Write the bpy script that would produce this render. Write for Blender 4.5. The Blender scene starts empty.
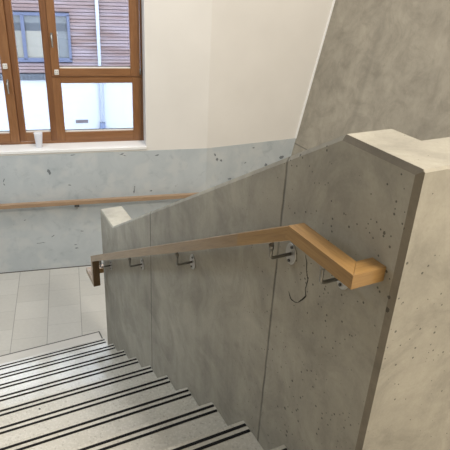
import bpy, bmesh, math, random
from mathutils import Vector, Matrix

# ---------------------------------------------------------------- camera, world, lights, exposure
sc = bpy.context.scene
COL = sc.collection
H0 = 3.441                      # eye height above the lower floor
cam_d = bpy.data.cameras.new('camera'); cam = bpy.data.objects.new('camera', cam_d); COL.objects.link(cam)
cam_d.sensor_width = 36; cam_d.lens = 36*547/450; cam_d.clip_start = .02; cam_d.clip_end = 200
E = [4.62209039e-01, 5.56253166e-02, -4.95921372e-01]
def camera_matrix(p, r, a):
    f = Vector((0, math.cos(p), -math.sin(p))); u = Vector((0, math.sin(p), math.cos(p))); x = Vector((1, 0, 0))
    c, s = math.cos(r), math.sin(r)
    R, U = c*x+s*u, -s*x+c*u
    YW = Vector((math.sin(a), math.cos(a), 0)); XW = Vector((math.cos(a), -math.sin(a), 0))
    t = lambda v: Vector((v.dot(XW), v.dot(YW), v.z))
    R, U, B = t(R), t(U), -t(f)
    return Matrix(((R.x, U.x, B.x, 0), (R.y, U.y, B.y, 0), (R.z, U.z, B.z, H0), (0, 0, 0, 1)))
cam.matrix_world = camera_matrix(*E)
sc.camera = cam

w = bpy.data.worlds.new('overcast_sky'); sc.world = w; w.use_nodes = True
wb = w.node_tree.nodes['Background']; wb.inputs[0].default_value = (.80, .89, 1.0, 1); wb.inputs[1].default_value = 6.0

def area_light(name, loc, size, power, col, target, size_y=None, spread=math.pi):
    d = bpy.data.lights.new(name, 'AREA'); d.energy = power; d.color = col; d.size = size; d.spread = spread
    if size_y: d.shape = 'RECTANGLE'; d.size_y = size_y
    o = bpy.data.objects.new(name, d); COL.objects.link(o); o.location = loc
    o.rotation_euler = (Vector(target)-Vector(loc)).to_track_quat('-Z', 'Y').to_euler()
    return o
area_light('ceiling_lamp_landing', (2.2, -.9, 6.2), 1.0, 245, (1, .905, .765), (2.0, .4, 2.0))
area_light('ceiling_lamp_stairwell', (2.4, 3.4, 6.2), 1.2, 90, (1, .95, .88), (2.0, 3.6, 0))
area_light('lower_flight_cool_fill', (-.45, 4.5, 6.0), 1.2, 60, (.85, .93, 1), (.0, 4.6, 0))  # added cool fill for the lower flight, stands for no known fitting
area_light('side_cool_fill', (-1.2, 4.3, 3.0), 1.0, 50, (.74, .87, 1), (1.0, 4.0, 1.0), size_y=1.4)  # added cool fill at the left wall; no window is built there

vs = sc.view_settings
vs.view_transform = 'Standard'; vs.look = 'None'; vs.exposure = 0.05; vs.gamma = 1; vs.use_curve_mapping = False

# ---------------------------------------------------------------- frames and helpers
BN = -2.83891801e-01 + 4.95921372e-01       # the window wall is turned a little from the stair
XN = Vector((math.cos(BN), -math.sin(BN), 0)); YN = Vector((math.sin(BN), math.cos(BN), 0))
def N(x, y, z): return XN*x + YN*y + Vector((0, 0, z))
def I(x, y, z): return Vector((x, y, z))

def tag(o, label=None, cat=None, group=None, kind=None):
    if label: o['label'] = label
    if cat: o['category'] = cat
    if group: o['group'] = group
    if kind: o['kind'] = kind
    return o
def empty(name, loc):
    o = bpy.data.objects.new(name, None); COL.objects.link(o); o.location = loc; o.empty_display_size = .1; return o

class MB:
    def __init__(s): s.bm = bmesh.new(); s.slot = 0
    def poly(s, vs_, faces):
        v = [s.bm.verts.new(p) for p in vs_]
        for f in faces:
            fc = s.bm.faces.new([v[i] for i in f]); fc.material_index = s.slot
        return v
    def box(s, x0, x1, y0, y1, z0, z1, F=I):
        P = [F(x, y, z) for z in (z0, z1) for y in (y0, y1) for x in (x0, x1)]
        s.poly(P, [(0, 2, 3, 1), (4, 5, 7, 6), (0, 1, 5, 4), (2, 6, 7, 3), (0, 4, 6, 2), (1, 3, 7, 5)])
    def prism_yz(s, pts, x0, x1, F=I):
        n = len(pts)
        P = [F(x0, y, z) for y, z in pts] + [F(x1, y, z) for y, z in pts]
        s.poly(P, [tuple(range(n)), tuple(range(2*n-1, n-1, -1))] + [(i, i+n, (i+1) % n+n, (i+1) % n) for i in range(n)])
    def prism_xz(s, pts, y0, y1, F=I):
        s.prism_yz(pts, y0, y1, lambda a, b, c: F(b, a, c))
    def prism_xy(s, pts, z0, z1):
        n = len(pts)
        P = [Vector((x, y, z0)) for x, y in pts] + [Vector((x, y, z1)) for x, y in pts]
        s.poly(P, [tuple(range(n)), tuple(range(2*n-1, n-1, -1))] + [(i, i+n, (i+1) % n+n, (i+1) % n) for i in range(n)])
    def tube(s, pts, r, seg=12, cap=True):
        pts = [Vector(p) for p in pts]; rings = []
        rr = r if isinstance(r, (list, tuple)) else [r]*len(pts)
        ref = None
        for i, p in enumerate(pts):
            a = (p-pts[i-1]).normalized() if i else (pts[1]-p).normalized()
            b = (pts[i+1]-p).normalized() if i < len(pts)-1 else a
            t = (a+b).normalized()
            if ref is None: ref = t.orthogonal().normalized()
            ref = (ref - t*ref.dot(t)).normalized(); bi = t.cross(ref)
            rings.append([s.bm.verts.new(p+rr[i]*(math.cos(2*math.pi*k/seg)*ref+math.sin(2*math.pi*k/seg)*bi)) for k in range(seg)])
        for A, B in zip(rings, rings[1:]):
            for k in range(seg):
                f = s.bm.faces.new((A[k], A[(k+1) % seg], B[(k+1) % seg], B[k])); f.smooth = True; f.material_index = s.slot
        if cap:
            s.bm.faces.new(rings[0][::-1]).material_index = s.slot; s.bm.faces.new(rings[-1]).material_index = s.slot
    def build(s, name, mat, parent=None, bevel=0, seg=1, origin=None):
        bmesh.ops.recalc_face_normals(s.bm, faces=s.bm.faces[:])
        me = bpy.data.meshes.new(name)
        if origin is not None:
            for v in s.bm.verts: v.co -= Vector(origin)
        s.bm.to_mesh(me); s.bm.free()
        for m in (mat if isinstance(mat, (list, tuple)) else [mat]): me.materials.append(m)
        o = bpy.data.objects.new(name, me); COL.objects.link(o)
        if origin is not None: o.location = origin
        if parent is not None:
            o.parent = parent; o.matrix_parent_inverse = Matrix.Translation(-parent.location) if parent.parent is None else Matrix.Translation(-parent.matrix_world.translation)
        if bevel:
            b = o.modifiers.new('bevel', 'BEVEL'); b.width = bevel; b.segments = seg; b.limit_method = 'ANGLE'; b.angle_limit = math.radians(30)
        return o
def bake(o):
    dg = bpy.context.evaluated_depsgraph_get(); dg.update()
    me = bpy.data.meshes.new_from_object(o.evaluated_get(dg)); o.modifiers.clear(); o.data = me

# ---------------------------------------------------------------- materials
def s2l(c): return tuple(((x/255+.055)/1.055)**2.4 if x/255 > .04045 else x/255/12.92 for x in c)
class NT:
    def __init__(s, name):
        s.m = bpy.data.materials.new(name); s.m.use_nodes = True; s.t = s.m.node_tree; s.b = s.t.nodes['Principled BSDF']
        s.tc = s.t.nodes.new('ShaderNodeNewGeometry').outputs['Position']
    def n(s, ty, **k):
        q = s.t.nodes.new(ty)
        for a, b in k.items():
            if a.startswith('i_'):
                q.inputs[a[2:].replace('_', ' ')].default_value = b
            else: setattr(q, a, b)
        return q
    def l(s, a, b): s.t.links.new(a, b)
    def map(s, scale=(1, 1, 1), rot=(0, 0, 0), loc=(0, 0, 0), vec=None):
        m = s.n('ShaderNodeMapping'); m.inputs['Scale'].default_value = scale; m.inputs['Rotation'].default_value = rot; m.inputs['Location'].default_value = loc
        s.l(vec or s.tc, m.inputs['Vector']); return m.outputs[0]
    def noise(s, scale, detail=4, rough=.55, vec=None, dist=0):
        q = s.n('ShaderNodeTexNoise'); q.inputs['Scale'].default_value = scale; q.inputs['Detail'].default_value = detail
        q.inputs['Roughness'].default_value = rough; q.inputs['Distortion'].default_value = dist
        s.l(vec or s.tc, q.inputs['Vector']); return q.outputs['Fac']
    def ramp(s, fac, stops, interp='LINEAR'):
        q = s.n('ShaderNodeValToRGB'); q.color_ramp.interpolation = interp; e = q.color_ramp.elements
        while len(e) < len(stops): e.new(.5)
        for a, (p, c) in zip(e, stops):
            a.position = p; a.color = (*c, 1) if isinstance(c, tuple) else (c, c, c, 1)
        s.l(fac, q.inputs[0]); return q.outputs[0]
    def mix(s, fac, a, b, mode='MIX'):
        q = s.n('ShaderNodeMix', data_type='RGBA', blend_type=mode)
        for k, v in ((0, fac), (6, a), (7, b)):
            if isinstance(v, bpy.types.NodeSocket): s.l(v, q.inputs[k])
            elif isinstance(v, tuple): q.inputs[k].default_value = (*v, 1)
            else: q.inputs[k].default_value = v
        return q.outputs[2]
    def math(s, op, a, b=None, c=None):
        q = s.n('ShaderNodeMath', operation=op)
        for k, v in enumerate((a, b, c)):
            if v is None: continue
            if isinstance(v, bpy.types.NodeSocket): s.l(v, q.inputs[k])
            else: q.inputs[k].default_value = v
        return q.outputs[0]
    def fin(s, col, rough=.6, bump=None, bs=.2, bd=.002, spec=None, coat=0):
        if isinstance(col, tuple): s.b.inputs['Base Color'].default_value = (*col, 1)
        else: s.l(col, s.b.inputs['Base Color'])
        if isinstance(rough, bpy.types.NodeSocket): s.l(rough, s.b.inputs['Roughness'])
        else: s.b.inputs['Roughness'].default_value = rough
        if bump is not None:
            q = s.n('ShaderNodeBump'); q.inputs['Strength'].default_value = bs; q.inputs['Distance'].default_value = bd
            s.l(bump, q.inputs['Height']); s.l(q.outputs[0], s.b.inputs['Normal'])
        if spec is not None: s.b.inputs['Specular IOR Level'].default_value = spec
        if coat: s.b.inputs['Coat Weight'].default_value = coat; s.b.inputs['Coat Roughness'].default_value = .12
        return s.m
def plain(name, c, rough=.5, metal=0, spec=None):
    q = NT(name); q.b.inputs['Metallic'].default_value = metal; return q.fin(c, rough, spec=spec)

def concrete(name, c, joint=None, seams=(), pits=1.0, streak=(0, 0, 0), var=.16, streak_amt=.25):
    q = NT(name)
    big = q.noise(1.3, 5, .6); mid = q.noise(6, 6, .65, dist=.3); fine = q.noise(90, 3, .6)
    col = q.mix(q.ramp(big, [(.3, 0.), (.7, 1.)]), tuple(x*(1-var) for x in c), tuple(min(1, x*(1+var)) for x in c))
    g = q.ramp(mid, [(.3, 1-var*.9), (.7, 1+var*.3)])
    col = q.mix(1.0, col, g, 'MULTIPLY')
    mot = q.noise(3.3, 6, .7, dist=1.0)
    col = q.mix(.55, col, q.ramp(mot, [(.38, .70), (.52, 1.), (.66, 1.12)]), 'MULTIPLY')
    st = q.noise(1, 4, .6, vec=q.map((9, 9, .9), vec=q.map((1, 1, 1), streak)))
    col = q.mix(streak_amt, col, q.ramp(st, [(.35, .62), (.6, 1.)]), 'MULTIPLY')
    col = q.mix(.35, col, q.ramp(fine, [(.3, .8), (.7, 1.)]), 'MULTIPLY')
    # bug holes
    vo = q.n('ShaderNodeTexVoronoi'); vo.inputs['Scale'].default_value = 24; q.l(q.tc, vo.inputs['Vector'])
    sep = q.n('ShaderNodeSeparateColor'); q.l(vo.outputs['Color'], sep.inputs[0])
    rad = q.math('MULTIPLY', q.math('POWER', sep.outputs[0], 3.2), .17*pits)
    clump = q.ramp(q.noise(2.4, 2), [(.36, .1), (.54, 1.)])
    py = q.n('ShaderNodeSeparateXYZ'); q.l(q.tc, py.inputs[0])
    clump = q.math('MULTIPLY', clump, q.ramp(q.math('DIVIDE', py.outputs['Y'], 4.0), [(.30, 1.), (.44, .35)]))
    rad = q.math('MULTIPLY', rad, q.math('MULTIPLY', clump, q.ramp(q.noise(60, 2), [(.3, .5), (.6, 1.)])))
    hole = q.math('LESS_THAN', vo.outputs['Distance'], rad)
    vo2 = q.n('ShaderNodeTexVoronoi'); vo2.inputs['Scale'].default_value = 60; q.l(q.tc, vo2.inputs['Vector'])
    sep2 = q.n('ShaderNodeSeparateColor'); q.l(vo2.outputs['Color'], sep2.inputs[0])
    hole2 = q.math('LESS_THAN', vo2.outputs['Distance'], q.math('MULTIPLY', q.math('MULTIPLY', q.math('POWER', sep2.outputs[0], 5.0), .26*pits), clump))
    hole = q.math('MAXIMUM', hole, hole2)
    col = q.mix(q.math('MULTIPLY', hole, .75), col, (.035, .033, .028))
    h = q.math('SUBTRACT', q.math('MULTIPLY', fine, .3), hole)
    if seams:
        sx = q.n('ShaderNodeSeparateXYZ'); q.l(q.tc, sx.inputs[0])
        wob = q.math('MULTIPLY', q.math('SUBTRACT', q.noise(14, 3), .5), .010)
        for s_, w_ in seams:
            d = q.math('ABSOLUTE', q.math('SUBTRACT', q.math('ADD', sx.outputs['Y'], wob), s_))
            line = q.ramp(q.math('DIVIDE', d, w_), [(.0, 1.), (1., 0.)])
            line = q.math('MULTIPLY', line, q.ramp(q.noise(5, 3), [(.2, .35), (.6, .9)]))
            col = q.mix(line, col, (.045, .042, .036))
            h = q.math('SUBTRACT', h, q.math('MULTIPLY', line, 2))
    if joint:
        sx = q.n('ShaderNodeSeparateXYZ'); q.l(q.tc, sx.inputs[0])
        d = q.math('ABSOLUTE', q.math('SUBTRACT', sx.outputs['Z'], joint))
        line = q.math('MULTIPLY', q.ramp(q.math('DIVIDE', d, .012), [(.0, 1.), (1., 0.)]), .7)
        col = q.mix(line, col, (.07, .062, .05))
        # faint slanting shutter mark
        e = q.math('ADD', q.math('SUBTRACT', sx.outputs['Y'], 4.53), q.math('MULTIPLY', q.math('SUBTRACT', q.noise(2.5, 3), .5), .12))
        band = q.ramp(q.math('ABSOLUTE', e), [(.01, .32), (.05, 0.)])
        band = q.math('MULTIPLY', band, q.ramp(q.noise(3, 3), [(.35, .4), (.6, 1.)])); col = q.mix(band, col, (.15, .138, .115))
    return q.fin(col, .75, h, .35, .003)

M = {}
M['concrete'] = concrete('balustrade_concrete', (.39, .37, .315), seams=((1.434, .009), (2.788, .011)))
M['arris'] = concrete('rough_dark_arris', (.25, .225, .185), pits=1.6)
M['concrete_lean'] = concrete('leaning_wall_concrete', (.345, .312, .252), joint=H0-2.085, pits=.6, streak=(0, .25, 0), streak_amt=.22)
M['plaster'] = None
q = NT('white_plaster'); M['plaster'] = q.fin(q.mix(q.ramp(q.noise(2, 3), [(.3, 0.), (.7, 1.)]), (.72, .70, .67), (.76, .74, .71)), .85, q.noise(160, 2), .08, .001)
M['white_sill'] = plain('white_painted_sill', (.85, .85, .85), .35)
M['ceiling'] = plain('ceiling_white', (.8, .78, .74), .9)
# polished dado: pale blue grey with trowel smudges
q = NT('dado_plaster')
a = q.noise(3, 5, .6, dist=.8)
c = q.mix(q.ramp(a, [(.3, 0.), (.7, 1.)]), (.43, .475, .505), (.51, .55, .575))
b1 = q.noise(9, 4, .6, dist=.6)
c = q.mix(q.ramp(b1, [(.57, 0.), (.72, .45)]), c, (.29, .335, .37))
b2 = q.noise(1, 4, .65, vec=q.map((16, 16, 9), loc=(3, 1, 2)), dist=1.2)
c = q.mix(q.ramp(b2, [(.72, 0.), (.76, .6)]), c, (.14, .16, .18))
b3 = q.noise(5, 3, .5, vec=q.map(loc=(7, 7, 7)))
c = q.mix(q.ramp(b3, [(.50, 0.), (.62, .55)]), c, (.565, .585, .59))
M['dado'] = q.fin(c, .4, b1, .1, .002)
M['smudge'] = plain('dark_plaster_smudge', (.16, .18, .20), .6)
M['crack'] = plain('crack_dark', (.03, .028, .024), .9)
# wood
def wood(name, c0, c1, axis_scale, rot=(0, 0, 0), rough=.4, coat=.3, sc_=1):
    q = NT(name)
    v = q.map(axis_scale, vec=q.map((1, 1, 1), rot))
    a = q.noise(1, 5, .6, vec=v, dist=.4); b = q.noise(3.2, 3, .6, vec=v)
    col = q.mix(q.ramp(a, [(.3, 0.), (.7, 1.)]), c0, c1)
    col = q.mix(.5, col, q.ramp(b, [(.35, .72), (.6, 1.)]), 'MULTIPLY')
    return q.fin(col, rough, b, .06, .001, coat=coat)
M['oak'] = wood('oiled_oak', (.25, .138, .044), (.375, .222, .078), (60, 4, 60), (math.atan(.5725), 0, 0), .38, .5)
M['oak_x'] = wood('oiled_oak_crosswise', (.25, .138, .044), (.375, .222, .078), (4, 60, 60), (0, 0, 0), .38, .5)
M['oak_level'] = wood('oiled_oak_level', (.25, .138, .044), (.375, .222, .078), (60, 4, 60), (0, 0, 0), .38, .5)
M['oak_grey'] = wood('oiled_oak_paler_length', (.225, .145, .075), (.33, .225, .125), (60, 4, 60), (math.atan(.5725), 0, 0), .4, .5)
M['oak_dark'] = wood('oak_dark_face', (.13, .075, .03), (.19, .115, .05), (90, 90, 90), (0, 0, 0), .55, .1)  # darker oak for the near face of the upright bar
M['oak_pale'] = wood('pale_oak', (.30, .195, .12), (.41, .28, .175), (5, 60, 60), (0, 0, BN), .4, .3)
M['pine_v'] = wood('stained_pine_upright', (.215, .090, .032), (.29, .135, .053), (45, 45, 3), (0, 0, 0), .4, .3)
M['pine_h'] = wood('stained_pine_rail', (.215, .092, .033), (.285, .133, .053), (3, 45, 45), (0, 0, BN), .4, .3)
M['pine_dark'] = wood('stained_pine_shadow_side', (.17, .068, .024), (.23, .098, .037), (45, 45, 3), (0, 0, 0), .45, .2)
M['steel'] = plain('brushed_steel', (.27, .265, .25), .35, 1)
M['galv'] = plain('pale_steel_plate', (.52, .52, .51), .42, .9)
M['screw'] = plain('dark_screw', (.10, .10, .10), .5, .6)
M['white_plastic'] = plain('white_plastic', (.78, .76, .72), .4)
M['bead'] = plain('lit_reveal_bead', (.85, .84, .82), .4)  # pale colour stands in for light on the inner sash reveal
M['gasket'] = plain('rubber_gasket', (.05, .04, .04), .6)
# terrazzo tread
q = NT('terrazzo_tread')
vo = q.n('ShaderNodeTexVoronoi'); vo.inputs['Scale'].default_value = 120; q.l(q.tc, vo.inputs['Vector'])
sp = q.n('ShaderNodeSeparateColor'); q.l(vo.outputs['Color'], sp.inputs[0])
c = q.mix(q.ramp(q.noise(2.5, 4), [(.3, 0.), (.7, 1.)]), (.43, .40, .335), (.52, .49, .43))
c = q.mix(q.ramp(sp.outputs[0], [(.0, 0.), (.72, 0.), (.74, .30)], 'LINEAR'), c, (.66, .63, .57))
c = q.mix(q.ramp(sp.outputs[1], [(.0, 0.), (.92, 0.), (.94, .35)], 'LINEAR'), c, (.22, .20, .17))
M['terrazzo'] = q.fin(c, .3, spec=.6, coat=1); q.b.inputs['Coat IOR'].default_value = 1.75; q.b.inputs['Coat Roughness'].default_value = .18
M['strip'] = plain('black_nosing_grip', (.010, .0095, .0095), .9, spec=.2)
# floor tiles
q = NT('floor_tiles')
v = q.map((1, 1, 1), (0, 0, BN - math.pi/2))     # x' runs along YN
mp = q.n('ShaderNodeVectorRotate', rotation_type='Z_AXIS'); q.l(q.tc, mp.inputs['Vector']); mp.inputs['Angle'].default_value = BN - math.pi/2
ml = q.map((1, 1, 1), loc=(0, 0, 0), vec=mp.outputs[0])
M['_tile_q'] = None
sx = q.n('ShaderNodeSeparateXYZ'); q.l(q.tc, sx.inputs[0])
xn = q.math('ADD', q.math('MULTIPLY', sx.outputs[0], XN.x), q.math('MULTIPLY', sx.outputs[1], XN.y))
yn = q.math('ADD', q.math('MULTIPLY', sx.outputs[0], YN.x), q.math('MULTIPLY', sx.outputs[1], YN.y))
TW, TH = .3285, .317
cx_ = q.math('DIVIDE', q.math('ADD', xn, .085+TW*20), TW)
coln = q.math('FLOOR', cx_); odd = q.math('MODULO', coln, 2.0)
cy_ = q.math('ADD', q.math('DIVIDE', q.math('ADD', yn, TH*20-4.88), TH), q.math('MULTIPLY', odd, .47))
fx = q.math('FRACT', cx_); fy = q.math('FRACT', cy_)
ex = q.math('MINIMUM', fx, q.math('SUBTRACT', 1.0, fx)); ey = q.math('MINIMUM', fy, q.math('SUBTRACT', 1.0, fy))
jx = q.math('LESS_THAN', ex, .010); jy = q.math('LESS_THAN', ey, .007)
cv = q.n('ShaderNodeCombineXYZ'); q.l(coln, cv.inputs[0]); q.l(q.math('FLOOR', cy_), cv.inputs[1])
wn = q.n('ShaderNodeTexWhiteNoise'); q.l(cv.outputs[0], wn.inputs['Vector'])
c = q.mix(wn.outputs['Value'], (.50, .485, .45), (.55, .535, .50))
c = q.mix(.4, c, q.ramp(q.noise(30, 4), [(.3, .86), (.7, 1.)]), 'MULTIPLY')
c = q.mix(q.math('MULTIPLY', jy, .45), c, (.26, .25, .24)); c = q.mix(q.math('MULTIPLY', jx, .75), c, (.22, .21, .20))
M['tiles'] = q.fin(c, .35)
M['slab'] = plain('pale_floor_slab', (.58, .56, .53), .35)
M['joint_and_gap'] = plain('dark_joint_and_gap_shade', (.10, .095, .09), .6)
# thin window glass
m = bpy.data.materials.new('window_glass'); m.use_nodes = True; t = m.node_tree; t.nodes.clear()
o_ = t.nodes.new('ShaderNodeOutputMaterial'); mx = t.nodes.new('ShaderNodeMixShader'); tr = t.nodes.new('ShaderNodeBsdfTransparent'); gl = t.nodes.new('ShaderNodeBsdfGlossy')
fr = t.nodes.new('ShaderNodeFresnel'); fr.inputs[0].default_value = 1.45; gl.inputs['Roughness'].default_value = .02
t.links.new(fr.outputs[0], mx.inputs[0]); t.links.new(tr.outputs[0], mx.inputs[1]); t.links.new(gl.outputs[0], mx.inputs[2]); t.links.new(mx.outputs[0], o_.inputs[0])
M['glass'] = m
# outside
q = NT('weathered_timber_slats')
sx = q.n('ShaderNodeSeparateXYZ'); q.l(q.tc, sx.inputs[0])
row = q.math('FLOOR', q.math('DIVIDE', sx.outputs[2], .066))
wn = q.n('ShaderNodeTexWhiteNoise', noise_dimensions='1D'); q.l(row, wn.inputs['W'])
cv = q.n('ShaderNodeCombineXYZ'); q.l(q.math('MULTIPLY', sx.outputs[0], 1.1), cv.inputs[0]); q.l(q.math('MULTIPLY', row, 3.7), cv.inputs[1])
pn = q.n('ShaderNodeTexNoise'); pn.inputs['Scale'].default_value = 1.; q.l(cv.outputs[0], pn.inputs['Vector'])
c = q.mix(q.ramp(pn.outputs['Fac'], [(.35, 0.), (.65, 1.)]), (.120, .082, .084), (.185, .160, .19))
c = q.mix(q.math('MULTIPLY', wn.outputs['Value'], .5), c, (.17, .118, .108))
M['slats'] = q.fin(c, .8)
M['render'] = plain('white_render', (.33, .365, .425), .9)
M['dark_back'] = plain('dark_backing', (.10, .09, .12), .9)
M['out_frame'] = plain('blue_grey_metal', (.055, .072, .13), .5)
q = NT('outside_pane')
sx = q.n('ShaderNodeSeparateXYZ'); q.l(q.tc, sx.inputs[0])
M['out_glass'] = q.fin((.10, .115, .13), .25)
M['blind'] = plain('pale_roller_blind', (.17, .17, .155), .8)
M['void'] = plain('dim_interior_band', (.045, .055, .07), .8)
M['zinc'] = plain('zinc_flashing', (.06, .075, .10), .6)
M['pipe'] = plain('pale_downpipe', (.29, .33, .41), .5)
M['shoe'] = plain('blue_grey_shoe', (.08, .11, .19), .5)
M['grille'] = plain('grey_vent_grille', (.075, .065, .075), .6)
M['paving'] = plain('light_paving', (.75, .75, .78), .9)
M['cup'] = None
q = NT('translucent_cup'); M['cup'] = q.fin((.92, .93, .95), .3)
tl = q.n('ShaderNodeBsdfTranslucent'); tl.inputs[0].default_value = (.95, .96, 1, 1); mxs = q.n('ShaderNodeMixShader'); mxs.inputs[0].default_value = .55
q.l(q.b.outputs[0], mxs.inputs[1]); q.l(tl.outputs[0], mxs.inputs[2]); q.l(mxs.outputs[0], q.t.nodes['Material Output'].inputs[0])

# ---------------------------------------------------------------- setting
def struct(o): o['kind'] = 'structure'; return o
Z = lambda r: r + H0
CEIL = Z(3.0)
YB = -2.6                # back wall
LAND = Z(-1.612); LAND_Y = .935
XL = -1.25                # wall on the open side of the stairs
LX = lambda z: 3.846 + .2036*(z-Z(-2.065))      # face of the leaning wall at height z
C2 = N(1.437, 5.835, 0)  # corner of the window wall and the next wall

b = MB(); b.prism_xy([(XL-.2, .95), (4.4, .95), (4.4, 5.55), (C2.x, 5.55), (XL-.2, 6.36)], -.2, 0)
struct(b.build('floor', M['tiles']))
b = MB(); b.prism_xy([(XL, YB), (4.6, YB), (4.6, .875), (1.0, .875), (1.0, LAND_Y-.001), (XL, LAND_Y-.001)], LAND-.17, LAND)
struct(b.build('floor', M['terrazzo']))
b = MB(); b.prism_xy([(XL-.2, YB-.2), (5.6, YB-.2), (5.6, 6.2), (XL-.2, 6.9)], CEIL, CEIL+.15)
struct(b.build('ceiling', M['ceiling']))
# window wall: dado in front-flush with plaster above; opening cut by building it of pieces
WX0, WX1, WZ0, WZ1 = -1.47, .745, 1.466, 3.60       # opening
YF, YK = 5.835, 6.25                                 # inner face, outer face
DZ = Z(-2.022)
NX0 = -2.7
b = MB()
b.slot = 1
b.box(NX0, 1.437, YF, YK, -.2, WZ0-.0, N)
b.box(NX0, WX0, YF, YK, WZ0, CEIL, N); b.box(WX1, 1.437, YF, YK, WZ0, CEIL, N); b.box(WX0, WX1, YF, YK, WZ1, CEIL, N)
# dado skin, 2 mm proud
b.slot = 0
b.box(NX0, 1.4372, YF-.002, YF+.001, 0, DZ, N)
# trowel smudges in the dado, thin flakes of darker plaster
rnd = random.Random(5)
def smudge(mb, F, u, z, su, sz, ang, y):
    n = 11; pts = []
    for k in range(n):
        a = 2*math.pi*k/n; r = (.35+.5*rnd.random())
        px, pz = math.cos(a)*su*r, math.sin(a)*sz*r
        pts.append((u+px*math.cos(ang)-pz*math.sin(ang), z+px*math.sin(ang)+pz*math.cos(ang)))
    mb.prism_xz(pts, y-.0008, y+.0005, F)
b.slot = 2
for u, z, su, sz, a in [(-.314, 1.216, .024, .045, .25), (-.78, 1.149, .012, .032, -.4), (-.785, 1.10, .010, .02, .4), (-.05, 1.40, .035, .008, .1), (.473, 1.39, .045, .012, .35),
                        (.50, 1.37, .03, .007, -.2), (-.107, 1.052, .026, .010, -.3), (.594, .94, .012, .05, -.2), (.60, .99, .014, .014, 0), (-.34, .435, .035, .008, .55), (-.49, .357, .05, .006, .02), (-.45, .36, .03, .005, -.1),
                        (-.097, .30, .028, .008, .1), (-.09, .255, .030, .010, 0), (-.016, .472, .03, .007, -.1), (.789, .93, .02, .012, .3), (.86, 1.36, .03, .012, .2), (-.62, .66, .02, .006, .3)]:
    smudge(b, N, u, z, su, sz, a, YF-.002)
struct(b.build('wall_window', [M['dado'], M['plaster'], M['smudge']]))
b = MB(); b.slot = 1
ye = C2.y
b.prism_xz([(C2.x, -.2), (LX(-.2)+.3, -.2), (LX(CEIL)+.3, CEIL), (C2.x, CEIL)], ye, ye+.3)
b.slot = 0
b.prism_xz([(C2.x, 0), (LX(0), 0), (LX(DZ), DZ), (C2.x, DZ)], ye-.002, ye+.001)
b.slot = 2
for u, z, su, sz, a in [(2.739, 1.326, .018, .04, .5), (2.77, 1.27, .03, .035, .2), (2.82, 1.25, .035, .02, -.6), (3.661, 1.19, .05, .03, .3), (3.249, 1.36, .03, .012, 0), (3.45, 1.12, .03, .03, .4), (3.15, 1.18, .03, .01, .2), (2.95, 1.0, .04, .02, .2)]:
    smudge(b, I, u, z, su, sz, a, ye-.002)
struct(b.build('wall_far', [M['dado'], M['plaster'], M['smudge']]))
# leaning concrete wall
b = MB(); b.prism_xz([(LX(-.2), -.2), (LX(-.2)+.35, -.2), (LX(CEIL)+.35, CEIL), (LX(CEIL), CEIL)], YB-.2, ye-.001)
struct(b.build('wall_right', M['concrete_lean']))
# white corner bead where the plaster meets the concrete
b = MB(); b.prism_xz([(LX(DZ)-.018, DZ), (LX(DZ), DZ), (LX(CEIL), CEIL), (LX(CEIL)-.018, CEIL)], ye-.012, ye-.0005)
struct(b.build('trim_1', M['white_sill']))
# formwork ledge line low on the leaning wall
zz = Z(-2.10)
b = MB(); b.box(XL-.2, XL, YB-.2, 6.6, -.2, CEIL); struct(b.build('wall_left', M['concrete_lean']))
b = MB(); b.box(XL, 5.4, YB-.2, YB, -.2, CEIL); struct(b.build('wall_back', M['plaster']))
# pale slab at the foot of the stairs with its dark joint
b = MB(); b.box(XL, 1.03, 4.0, 4.41, 0, .0015); struct(b.build('trim_2', M['slab']))
b = MB(); b.box(XL, 1.03, 4.405, 4.417, 0, .0025); b.box(1.024, 1.036, 4.0, 4.417, 0, .0025); struct(b.build('trim_3', M['joint_and_gap']))

b = MB(); b.box(NX0, 1.437, YF-.006, YF, 0, .010, N); struct(b.build('gap_shade_strip', M['joint_and_gap']))  # dark strip painting the shadow gap at the foot of the wall
# window sill board
b = MB(); b.box(WX0-.0, WX1+.0, YF-.012, 6.06, WZ0-.03, WZ0+.002, N)
struct(b.build('window_sill', M['white_sill'], bevel=.003)); 
# white reveal lining
b = MB(); b.box(WX1-.004, WX1, YF, 6.04, WZ0, WZ1, N); b.box(WX0, WX0+.004, YF, 6.04, WZ0, WZ1, N); b.box(WX0, WX1, YF, 6.04, WZ1-.004, WZ1, N)
struct(b.build('trim_4', M['white_sill']))

# ---------------------------------------------------------------- window_1
FY = 6.035
win = struct(empty('window_1', N((WX0+WX1)/2, 6.08, WZ0)))
def wbox(name, mat, boxes, bevel=.004, parent=win, label=None):
    b = MB()
    for q_ in boxes: b.box(*q_, N)
    o = b.build(name, mat, parent, bevel=bevel)
    if label: o['label'] = label
    return o
B0 = WZ0+.002
wbox('jamb', M['pine_v'], [(.722, WX1-.004, FY+.012, 6.15, B0, WZ1-.004)])
wbox('jamb', M['pine_v'], [(WX0+.004, WX0+.03, FY+.012, 6.15, B0, WZ1-.004)])
wbox('frame_head', M['pine_h'], [(WX0+.03, .722, FY+.012, 6.15, WZ1-.04, WZ1-.004)])
wbox('frame_bottom', M['pine_h'], [(WX0+.03, .722, FY+.012, 6.15, B0, B0+.030)])
wbox('mullion', M['pine_dark'], [(-.590, -.535, FY+.014, 6.15, B0+.030, WZ1-.04)])
wbox('mullion', M['pine_dark'], [(-.262, -.198, FY+.010, 6.15, B0+.030, WZ1-.04)])
wbox('transom', M['pine_h'], [(-.198, .722, FY+.012, 6.15, 2.180, 2.212)])
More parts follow.
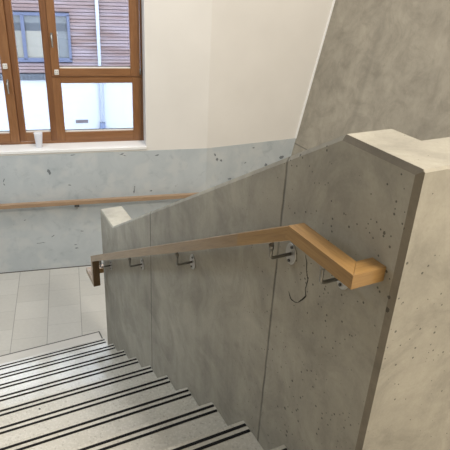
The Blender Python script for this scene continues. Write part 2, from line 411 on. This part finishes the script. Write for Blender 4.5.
def sash(x0, x1, z0, z1, gx0, gx1, gz0, gz1, y0, name='sash'):
    s = wbox(name, M['pine_v'], [(x0, gx0, y0, y0+.07, z0, z1), (gx1, x1, y0, y0+.07, z0, z1)])
    wbox('sash_rail', M['pine_h'], [(gx0, gx1, y0+.001, y0+.069, z0, gz0)], parent=s)
    wbox('sash_rail', M['pine_h'], [(gx0, gx1, y0+.001, y0+.069, gz1, z1)], parent=s)
    wbox('glass_pane', M['glass'], [(gx0, gx1, y0+.040, y0+.044, gz0, gz1)], 0, parent=s)
    wbox('lit_reveal_strip', M['bead'], [(gx0, gx1, y0+.020, y0+.038, gz0, gz0+.012)], 0, parent=s, label='pale strip painted as the lit sash reveal under the pane')
    wbox('gasket', M['gasket'], [(gx0, gx1, y0+.036, y0+.0395, gz0+.012, gz0+.020)], 0, parent=s)
    return s
ZT = WZ1-.04
sA = sash(WX0+.03, -.590, B0+.026, ZT, WX0+.12, -.683, 1.598, ZT-.07, FY-.006)
sB = sash(-.548, -.250, B0+.028, ZT, -.522, -.267, 1.594, ZT-.05, FY+.018)
sC = sash(-.200, .712, 2.195, ZT, -.120, .612, 2.276, ZT-.08, FY-.004)
sD = sash(-.205, .722, B0+.028, 2.183, -.115, .628, 1.590, 2.122, FY+.006)
def window_handle(x, z, parent):
    b = MB(); b.box(x-.012, x+.012, FY-.014, FY-.005, z-.035, z+.035, N)
    h = b.build('window_handle', M['steel'], parent, bevel=.003)
    b = MB(); b.tube([N(x, FY-.012, z+.015), N(x, FY-.045, z+.015), N(x, FY-.050, z+.004), N(x+.002, FY-.050, z-.10)], [.008, .008, .009, .008])
    b.build('lever', M['galv'], h)
    h['label'] = 'pale steel handle'
window_handle(-.170, 2.595, sC)
window_handle(-.640, 2.13, sA)
def latch(x, z, parent):
    b = MB(); b.box(x-.022, x+.022, FY-.022, FY-.005, z-.026, z+.026, N)
    h = b.build('restrictor', M['white_plastic'], parent, bevel=.004)
    b = MB()
    for dx in (-.009, .009):
        for dz in (-.011, .011): b.box(x+dx-.004, x+dx+.004, FY-.0235, FY-.0215, z+dz-.006, z+dz+.006, N)
    b.build('keyhole_plate', M['galv'], h)
latch(-.150, 2.240, sC); latch(-.645, 2.300, sA)
b = MB(); b.tube([N(.714, FY-.004, 2.215), N(.714, FY-.004, 2.275)], .008); b.build('hinge', M['steel'], sC)

# ---------------------------------------------------------------- opposite building
BY = 12.0
G0 = Z(-3.62)
bld = empty('opposite_building', N(-.2, BY, G0))
tag(bld, 'building across the way seen through the window, timber slats above white wall', 'building')
b = MB(); b.box(-6, 6, BY+.06, BY+.3, Z(-2.45), Z(1.35), N)
b.build('backing_wall', M['dark_back'], bld)
wx0, wx1, wz0, wz1 = -1.07, .01, Z(-2.15), Z(-1.265)
b = MB(); z = Z(-2.40)
while z < Z(1.3):
    top = z+.054
    if top > wz0-.02 and z < wz1+.02:
        b.box(-4, wx0-.02, BY, BY+.03, z, top, N); b.box(wx1+.02, 4, BY, BY+.03, z, top, N)
    else: b.box(-4, 4, BY, BY+.03, z, top, N)
    z += .066
b.build('timber_cladding', M['slats'], bld)
b = MB(); b.box(-6, 6, BY-.02, BY+.3, G0-.1, Z(-2.54), N); b.build('lower_wall', M['render'], bld)
b = MB(); b.box(-4, 4, BY-.05, BY+.04, Z(-2.545), Z(-2.425), N)
k = -4
while k < 4:
    b.box(k, k+.035, BY-.075, BY-.05, Z(-2.54), Z(-2.43), N); k += .075
b.build('flashing', M['zinc'], bld)
f = None
b = MB()
for q_ in [(wx0-.02, wx1+.02, wz1-.03, wz1+.025), (wx0-.02, wx1+.02, wz0-.03, wz0+.05), (wx0-.02, wx0+.03, wz0, wz1), (wx1-.035, wx1+.02, wz0, wz1), (-.90, -.83, wz0, wz1)]:
    b.box(q_[0], q_[1], BY-.05, BY+.05, q_[2], q_[3], N)
f = b.build('window_frame', M['out_frame'], bld, bevel=.004)
f['label'] = 'blue grey window frame set in the timber'
b = MB(); b.box(wx0, wx1, BY-.005, BY+.0, wz0, wz1, N); b.build('pane', M['out_glass'], f)
b = MB(); b.box(wx0+.03, -.22, BY-.012, BY-.006, wz0+.05, wz1-.32, N); b.build('blind', M['blind'], f)
b = MB(); b.box(wx0+.03, wx1-.03, BY-.010, BY-.006, wz1-.32, wz1-.17, N); b.build('dark_band', M['void'], f)
b = MB(); b.tube([N(.575, BY-.07, Z(1.35)), N(.575, BY-.07, Z(-3.50))], .034); p = b.build('downpipe', M['pipe'], bld)
b = MB(); b.tube([N(.575, BY-.07, Z(-3.46)), N(.575, BY-.07, Z(-3.56)), N(.555, BY-.14, Z(-3.60)), N(.50, BY-.22, Z(-3.60))], [.055, .06, .06, .055]); b.build('pipe_shoe', M['shoe'], p)
b = MB(); b.box(.01, .27, BY-.03, BY-.018, Z(-3.47), Z(-3.40), N)
v = b.build('air_vent', M['grille'], bld)
b = MB(); b.box(-9, 9, 6.4, 14, G0-.15, G0, N); struct(b.build('ground_outside', M['paving']))

# ---------------------------------------------------------------- staircase
NY0, NG, NZ0, NH = 4.095, .316, Z(-3.277), .170
stair = empty('staircase', (.07, 2.5, 0))
tag(stair, 'flight of pale terrazzo steps going down beside the concrete wall', 'staircase')
for k in range(10):
    y1 = NY0-NG*k; z1 = NZ0+NH*k; y0 = y1-NG-.02 if k < 9 else LAND_Y
    zb = max(0, z1-NH-.20) if k else 0
    b = MB(); b.prism_yz([(y0, zb if k == 0 else z1-NH-.12), (y1-.02, zb if k == 0 else z1-NH-.12 if k > 1 else 0.0), (y1-.02, z1-.05), (y1, z1-.012), (y1, z1-.004), (y1-.004, z1), (y0, z1)], -.90, .999)
    st = b.build('step', M['terrazzo'], stair)
    for d in (.030, .067):
        b = MB(); b.box(-.87, .996, y1-d-.0072, y1-d+.0072, z1-.001, z1+.0022)
        b.build('grip_strip', M['strip'], st)['label'] = 'black grip strip'
b = MB()
b.tube([(.236, 2.722, NZ0+4*NH), (.2375, 2.723, NZ0+4*NH+.003), (.238, 2.723, NZ0+4*NH+.005)], [.007, .006, .002], 7)
tag(b.build('dirt_crumb', M['screw']), 'tiny dark crumb of dirt lying on a pale step', 'dirt')

# ---------------------------------------------------------------- concrete balustrade (stair wall, level top, return across the landing)
TOP = Z(-.443)
X0, X1 = 1.0, 1.182
outer = [(.868, 0), (3.975, 0), (3.975, Z(-1.897)), (3.635, Z(-1.897)), (1.170, TOP), (.868, TOP)]
def inset(pts, ds):       # move each edge of the outline inwards by its own distance
    n = len(pts); L = []
    for i in range(n):
        p, q_ = Vector(pts[i]), Vector(pts[(i+1) % n]); d = (q_-p).normalized(); nn = Vector((-d.y, d.x))
        L.append((p+nn*ds[i], d))
    out = []
    for i in range(n):
        (p, d), (q_, e) = L[i-1], L[i]
        k = d.x*e.y-d.y*e.x; t = ((q_-p).x*e.y-(q_-p).y*e.x)/k
        out.append(tuple(p+d*t))
    return out
inner = inset(outer, [0, .008, .012, .014, .019, .022])
b = MB(); n_ = len(outer)
P = [Vector((X0, y, z)) for y, z in inner] + [Vector((X0+.007, y, z)) for y, z in outer] + [Vector((X1, y, z)) for y, z in outer]
b.poly(P, [tuple(range(n_)), tuple(range(3*n_-1, 2*n_-1, -1))] + [(j*n_+i, (j+1)*n_+i, (j+1)*n_+(i+1) % n_, j*n_+(i+1) % n_) for j in (0, 1) for i in range(n_)])
wall = b.build('balustrade_wall', M['concrete'], None)
ZB = LX(TOP)-.004
b = MB(); b.prism_xz([(X1-.05, 0), (LX(0)-.004, 0), (LX(TOP)-.004, TOP), (X1-.05, TOP)], .868, 1.058)
cut = b.build('temp_return', M['concrete'])
bo = wall.modifiers.new('union', 'BOOLEAN'); bo.operation = 'UNION'; bo.object = cut; bo.solver = 'EXACT'
bake(wall); bpy.data.objects.remove(cut)
bv = wall.modifiers.new('bevel', 'BEVEL'); bv.width = .010; bv.segments = 1; bv.limit_method = 'ANGLE'; bv.angle_limit = math.radians(78)
bake(wall)
tag(wall, 'raw grey concrete balustrade wall stepping down beside the stairs', 'wall')
# rough arris faces in a darker concrete
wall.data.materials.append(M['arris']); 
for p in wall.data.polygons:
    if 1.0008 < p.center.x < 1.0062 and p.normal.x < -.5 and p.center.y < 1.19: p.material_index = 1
# hairline crack under the rail: a crooked sliver in the wall face
cr = [(1.273, 2.551), (1.260, 2.528), (1.257, 2.502), (1.242, 2.471), (1.249, 2.431), (1.241, 2.407), (1.256, 2.385), (1.280, 2.356), (1.297, 2.347), (1.322, 2.344), (1.330, 2.352), (1.341, 2.366)]
wd = [.001, .0025, .0018, .0022, .0016, .003, .003, .001, .0015, .003, .003, .001]
bm = bmesh.new(); bm.from_mesh(wall.data); wall.data.materials.append(M['crack'])
for (a, c), (w0, w1) in zip(zip(cr, cr[1:]), zip(wd, wd[1:])):
    d = Vector((c[0]-a[0], c[1]-a[1])).normalized(); nn = Vector((-d.y, d.x))
    P = [(a[0]+nn.x*w0, a[1]+nn.y*w0), (c[0]+nn.x*w1, c[1]+nn.y*w1), (c[0]-nn.x*w1, c[1]-nn.y*w1), (a[0]-nn.x*w0, a[1]-nn.y*w0)]
    fc = bm.faces.new([bm.verts.new((X0-.0006, y, z)) for y, z in P]); fc.material_index = 2
bm.to_mesh(wall.data); bm.free()

# ---------------------------------------------------------------- stair handrail
RX0, RX1 = .885, .942
RS = .5725
def rt(y): return -.738-RS*(y-1.227)
rail = empty('handrail', (.913, 2.4, 0))
tag(rail, 'golden oak handrail cranked down the stair on the concrete wall', 'handrail')
b = MB()
b.prism_yz([(.918, Z(-.738)), (1.227, Z(-.738)), (3.915, Z(rt(3.915))), (3.915, Z(-2.50)), (4.12, Z(-2.50)), (4.12, Z(-2.548)), (3.868, Z(-2.548)), (3.868, Z(rt(3.868)-.054)),
            (1.215, Z(-.784)), (.918, Z(-.784))], RX0, RX1)
for v in b.bm.verts:
    if v.co.x > RX1-.001 and abs(v.co.y-.918) < 1e-4: v.co.y = .975
    if v.co.x > RX1-.001 and abs(v.co.y-4.12) < 1e-4: v.co.y = 4.055
bmesh.ops.bisect_plane(b.bm, geom=b.bm.verts[:]+b.bm.edges[:]+b.bm.faces[:], plane_co=(0, 1.227, Z(-.738)), plane_no=(0, .046, .012))
bmesh.ops.bisect_plane(b.bm, geom=b.bm.verts[:]+b.bm.edges[:]+b.bm.faces[:], plane_co=(0, 1.535, 0), plane_no=(0, 1, 0))
b.bm.faces.ensure_lookup_table(); b.bm.normal_update()
for fc in b.bm.faces:
    c_ = fc.calc_center_median()
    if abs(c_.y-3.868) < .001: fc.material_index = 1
    elif c_.y < 1.22: fc.material_index = 2
    elif c_.y > 1.54: fc.material_index = 3
b.build('rail', [M['oak'], M['oak_dark'], M['oak_level'], M['oak_grey']], rail, bevel=.002, seg=2)
b = MB(); b.prism_xy([(RX0, .918), (.9995, .918), (.9995, .975), (RX1, .975)], Z(-.784), Z(-.738)); b.build('end_return', M['oak_x'], rail, bevel=.002, seg=2)
b = MB(); b.prism_xy([(RX0, 4.12), (RX1, 4.055), (1.12, 4.055), (1.12, 4.12)], Z(-2.548), Z(-2.50)); b.build('end_return', M['oak_x'], rail, bevel=.002, seg=2)
def bracket(y, za, zr, xr=.913):
    # plate on the wall, bent rod out and up
    b = MB(); n_ = 32
    b.prism_yz([(y+.031*math.cos(2*math.pi*k/n_), za+.041*math.sin(2*math.pi*k/n_)) for k in range(n_)], .9945, .9995)
    p = b.build('bracket_plate', M['galv'], rail, bevel=.0015)
    for dy, dz in ((-.004, .027), (.004, -.028)):
        b = MB(); b.tube([(.994, y+dy, za+dz), (.991, y+dy, za+dz)], .0055, 10); b.build('screw', M['screw'], p)
    b = MB(); r = .012
    arc = [(xr+r-r*math.sin(t*math.pi/2/4), y, za+r-r*math.cos(t*math.pi/2/4)) for t in range(5)]
    b.tube([(.994, y, za)] + arc + [(xr, y, zr+.004)], .0062, 10)
    b.tube([(xr, y, zr-.028), (xr, y, zr-.010)], .0088, 12)
    b.build('bracket_rod', M['steel'], rail)
for y, za in ((1.075, -.862), (1.35, -.925), (2.165, -1.402), (2.945, -1.845), (3.715, -2.280)):
    zr = -.784 if y < 1.2 else rt(y)-.054
    bracket(y, Z(za), Z(zr))

# ---------------------------------------------------------------- handrail on the window wall
wr = empty('handrail', N(-.6, YF-.07, .85))
tag(wr, 'pale oak handrail running level along the blue grey dado under the window', 'handrail')
b = MB(); b.box(-2.4, 1.40, YF-.095, YF-.045, .848, .896, N)
b.build('rail', M['oak_pale'], wr, bevel=.004, seg=2)
for x in (-1.6, -.05, 1.2):
    b = MB(); b.box(x-.026, x+.026, YF-.086, YF-.052, .818, .848, N); p = b.build('saddle_plate', M['screw'], wr)
    b = MB(); b.tube([N(x, YF-.07, .843), N(x, YF-.07, .805), N(x, YF-.055, .79), N(x, YF-.003, .79)], .006, 10)
    b.build('bracket_rod', M['steel'], wr)
    b = MB(); b.tube([N(x, YF-.0025, .79), N(x, YF-.008, .79)], .026, 20); b.build('bracket_plate', M['galv'], wr)

# ---------------------------------------------------------------- cup on the sill
cx, cy = -.392, 5.935
prof = [(.0, 0), (.030, 0), (.031, .004), (.044, .150), (.0455, .153), (.0455, .157), (.0425, .157), (.0285, .006), (0, .005)]
bm = bmesh.new(); rings = []
for r, h in prof:
    if r == 0: rings.append([bm.verts.new(N(cx, cy, WZ0+.003+h))])
    else: rings.append([bm.verts.new(N(cx, cy, WZ0+.003+h)+Vector((r*math.cos(2*math.pi*k/32), r*math.sin(2*math.pi*k/32), 0))) for k in range(32)])
for A, B in zip(rings, rings[1:]):
    for k in range(32):
        a = A if len(A) == 1 else None; c = B if len(B) == 1 else None
        if a: f = bm.faces.new((A[0], B[k], B[(k+1) % 32]))
        elif c: f = bm.faces.new((A[k], B[0], A[(k+1) % 32]))
        else: f = bm.faces.new((A[k], B[k], B[(k+1) % 32], A[(k+1) % 32]))
        f.smooth = True
bmesh.ops.recalc_face_normals(bm, faces=bm.faces[:])
me = bpy.data.meshes.new('plastic_cup'); bm.to_mesh(me); bm.free(); me.materials.append(M['cup'])
cup = bpy.data.objects.new('plastic_cup', me); COL.objects.link(cup)
tag(cup, 'white disposable cup standing on the window sill', 'cup')
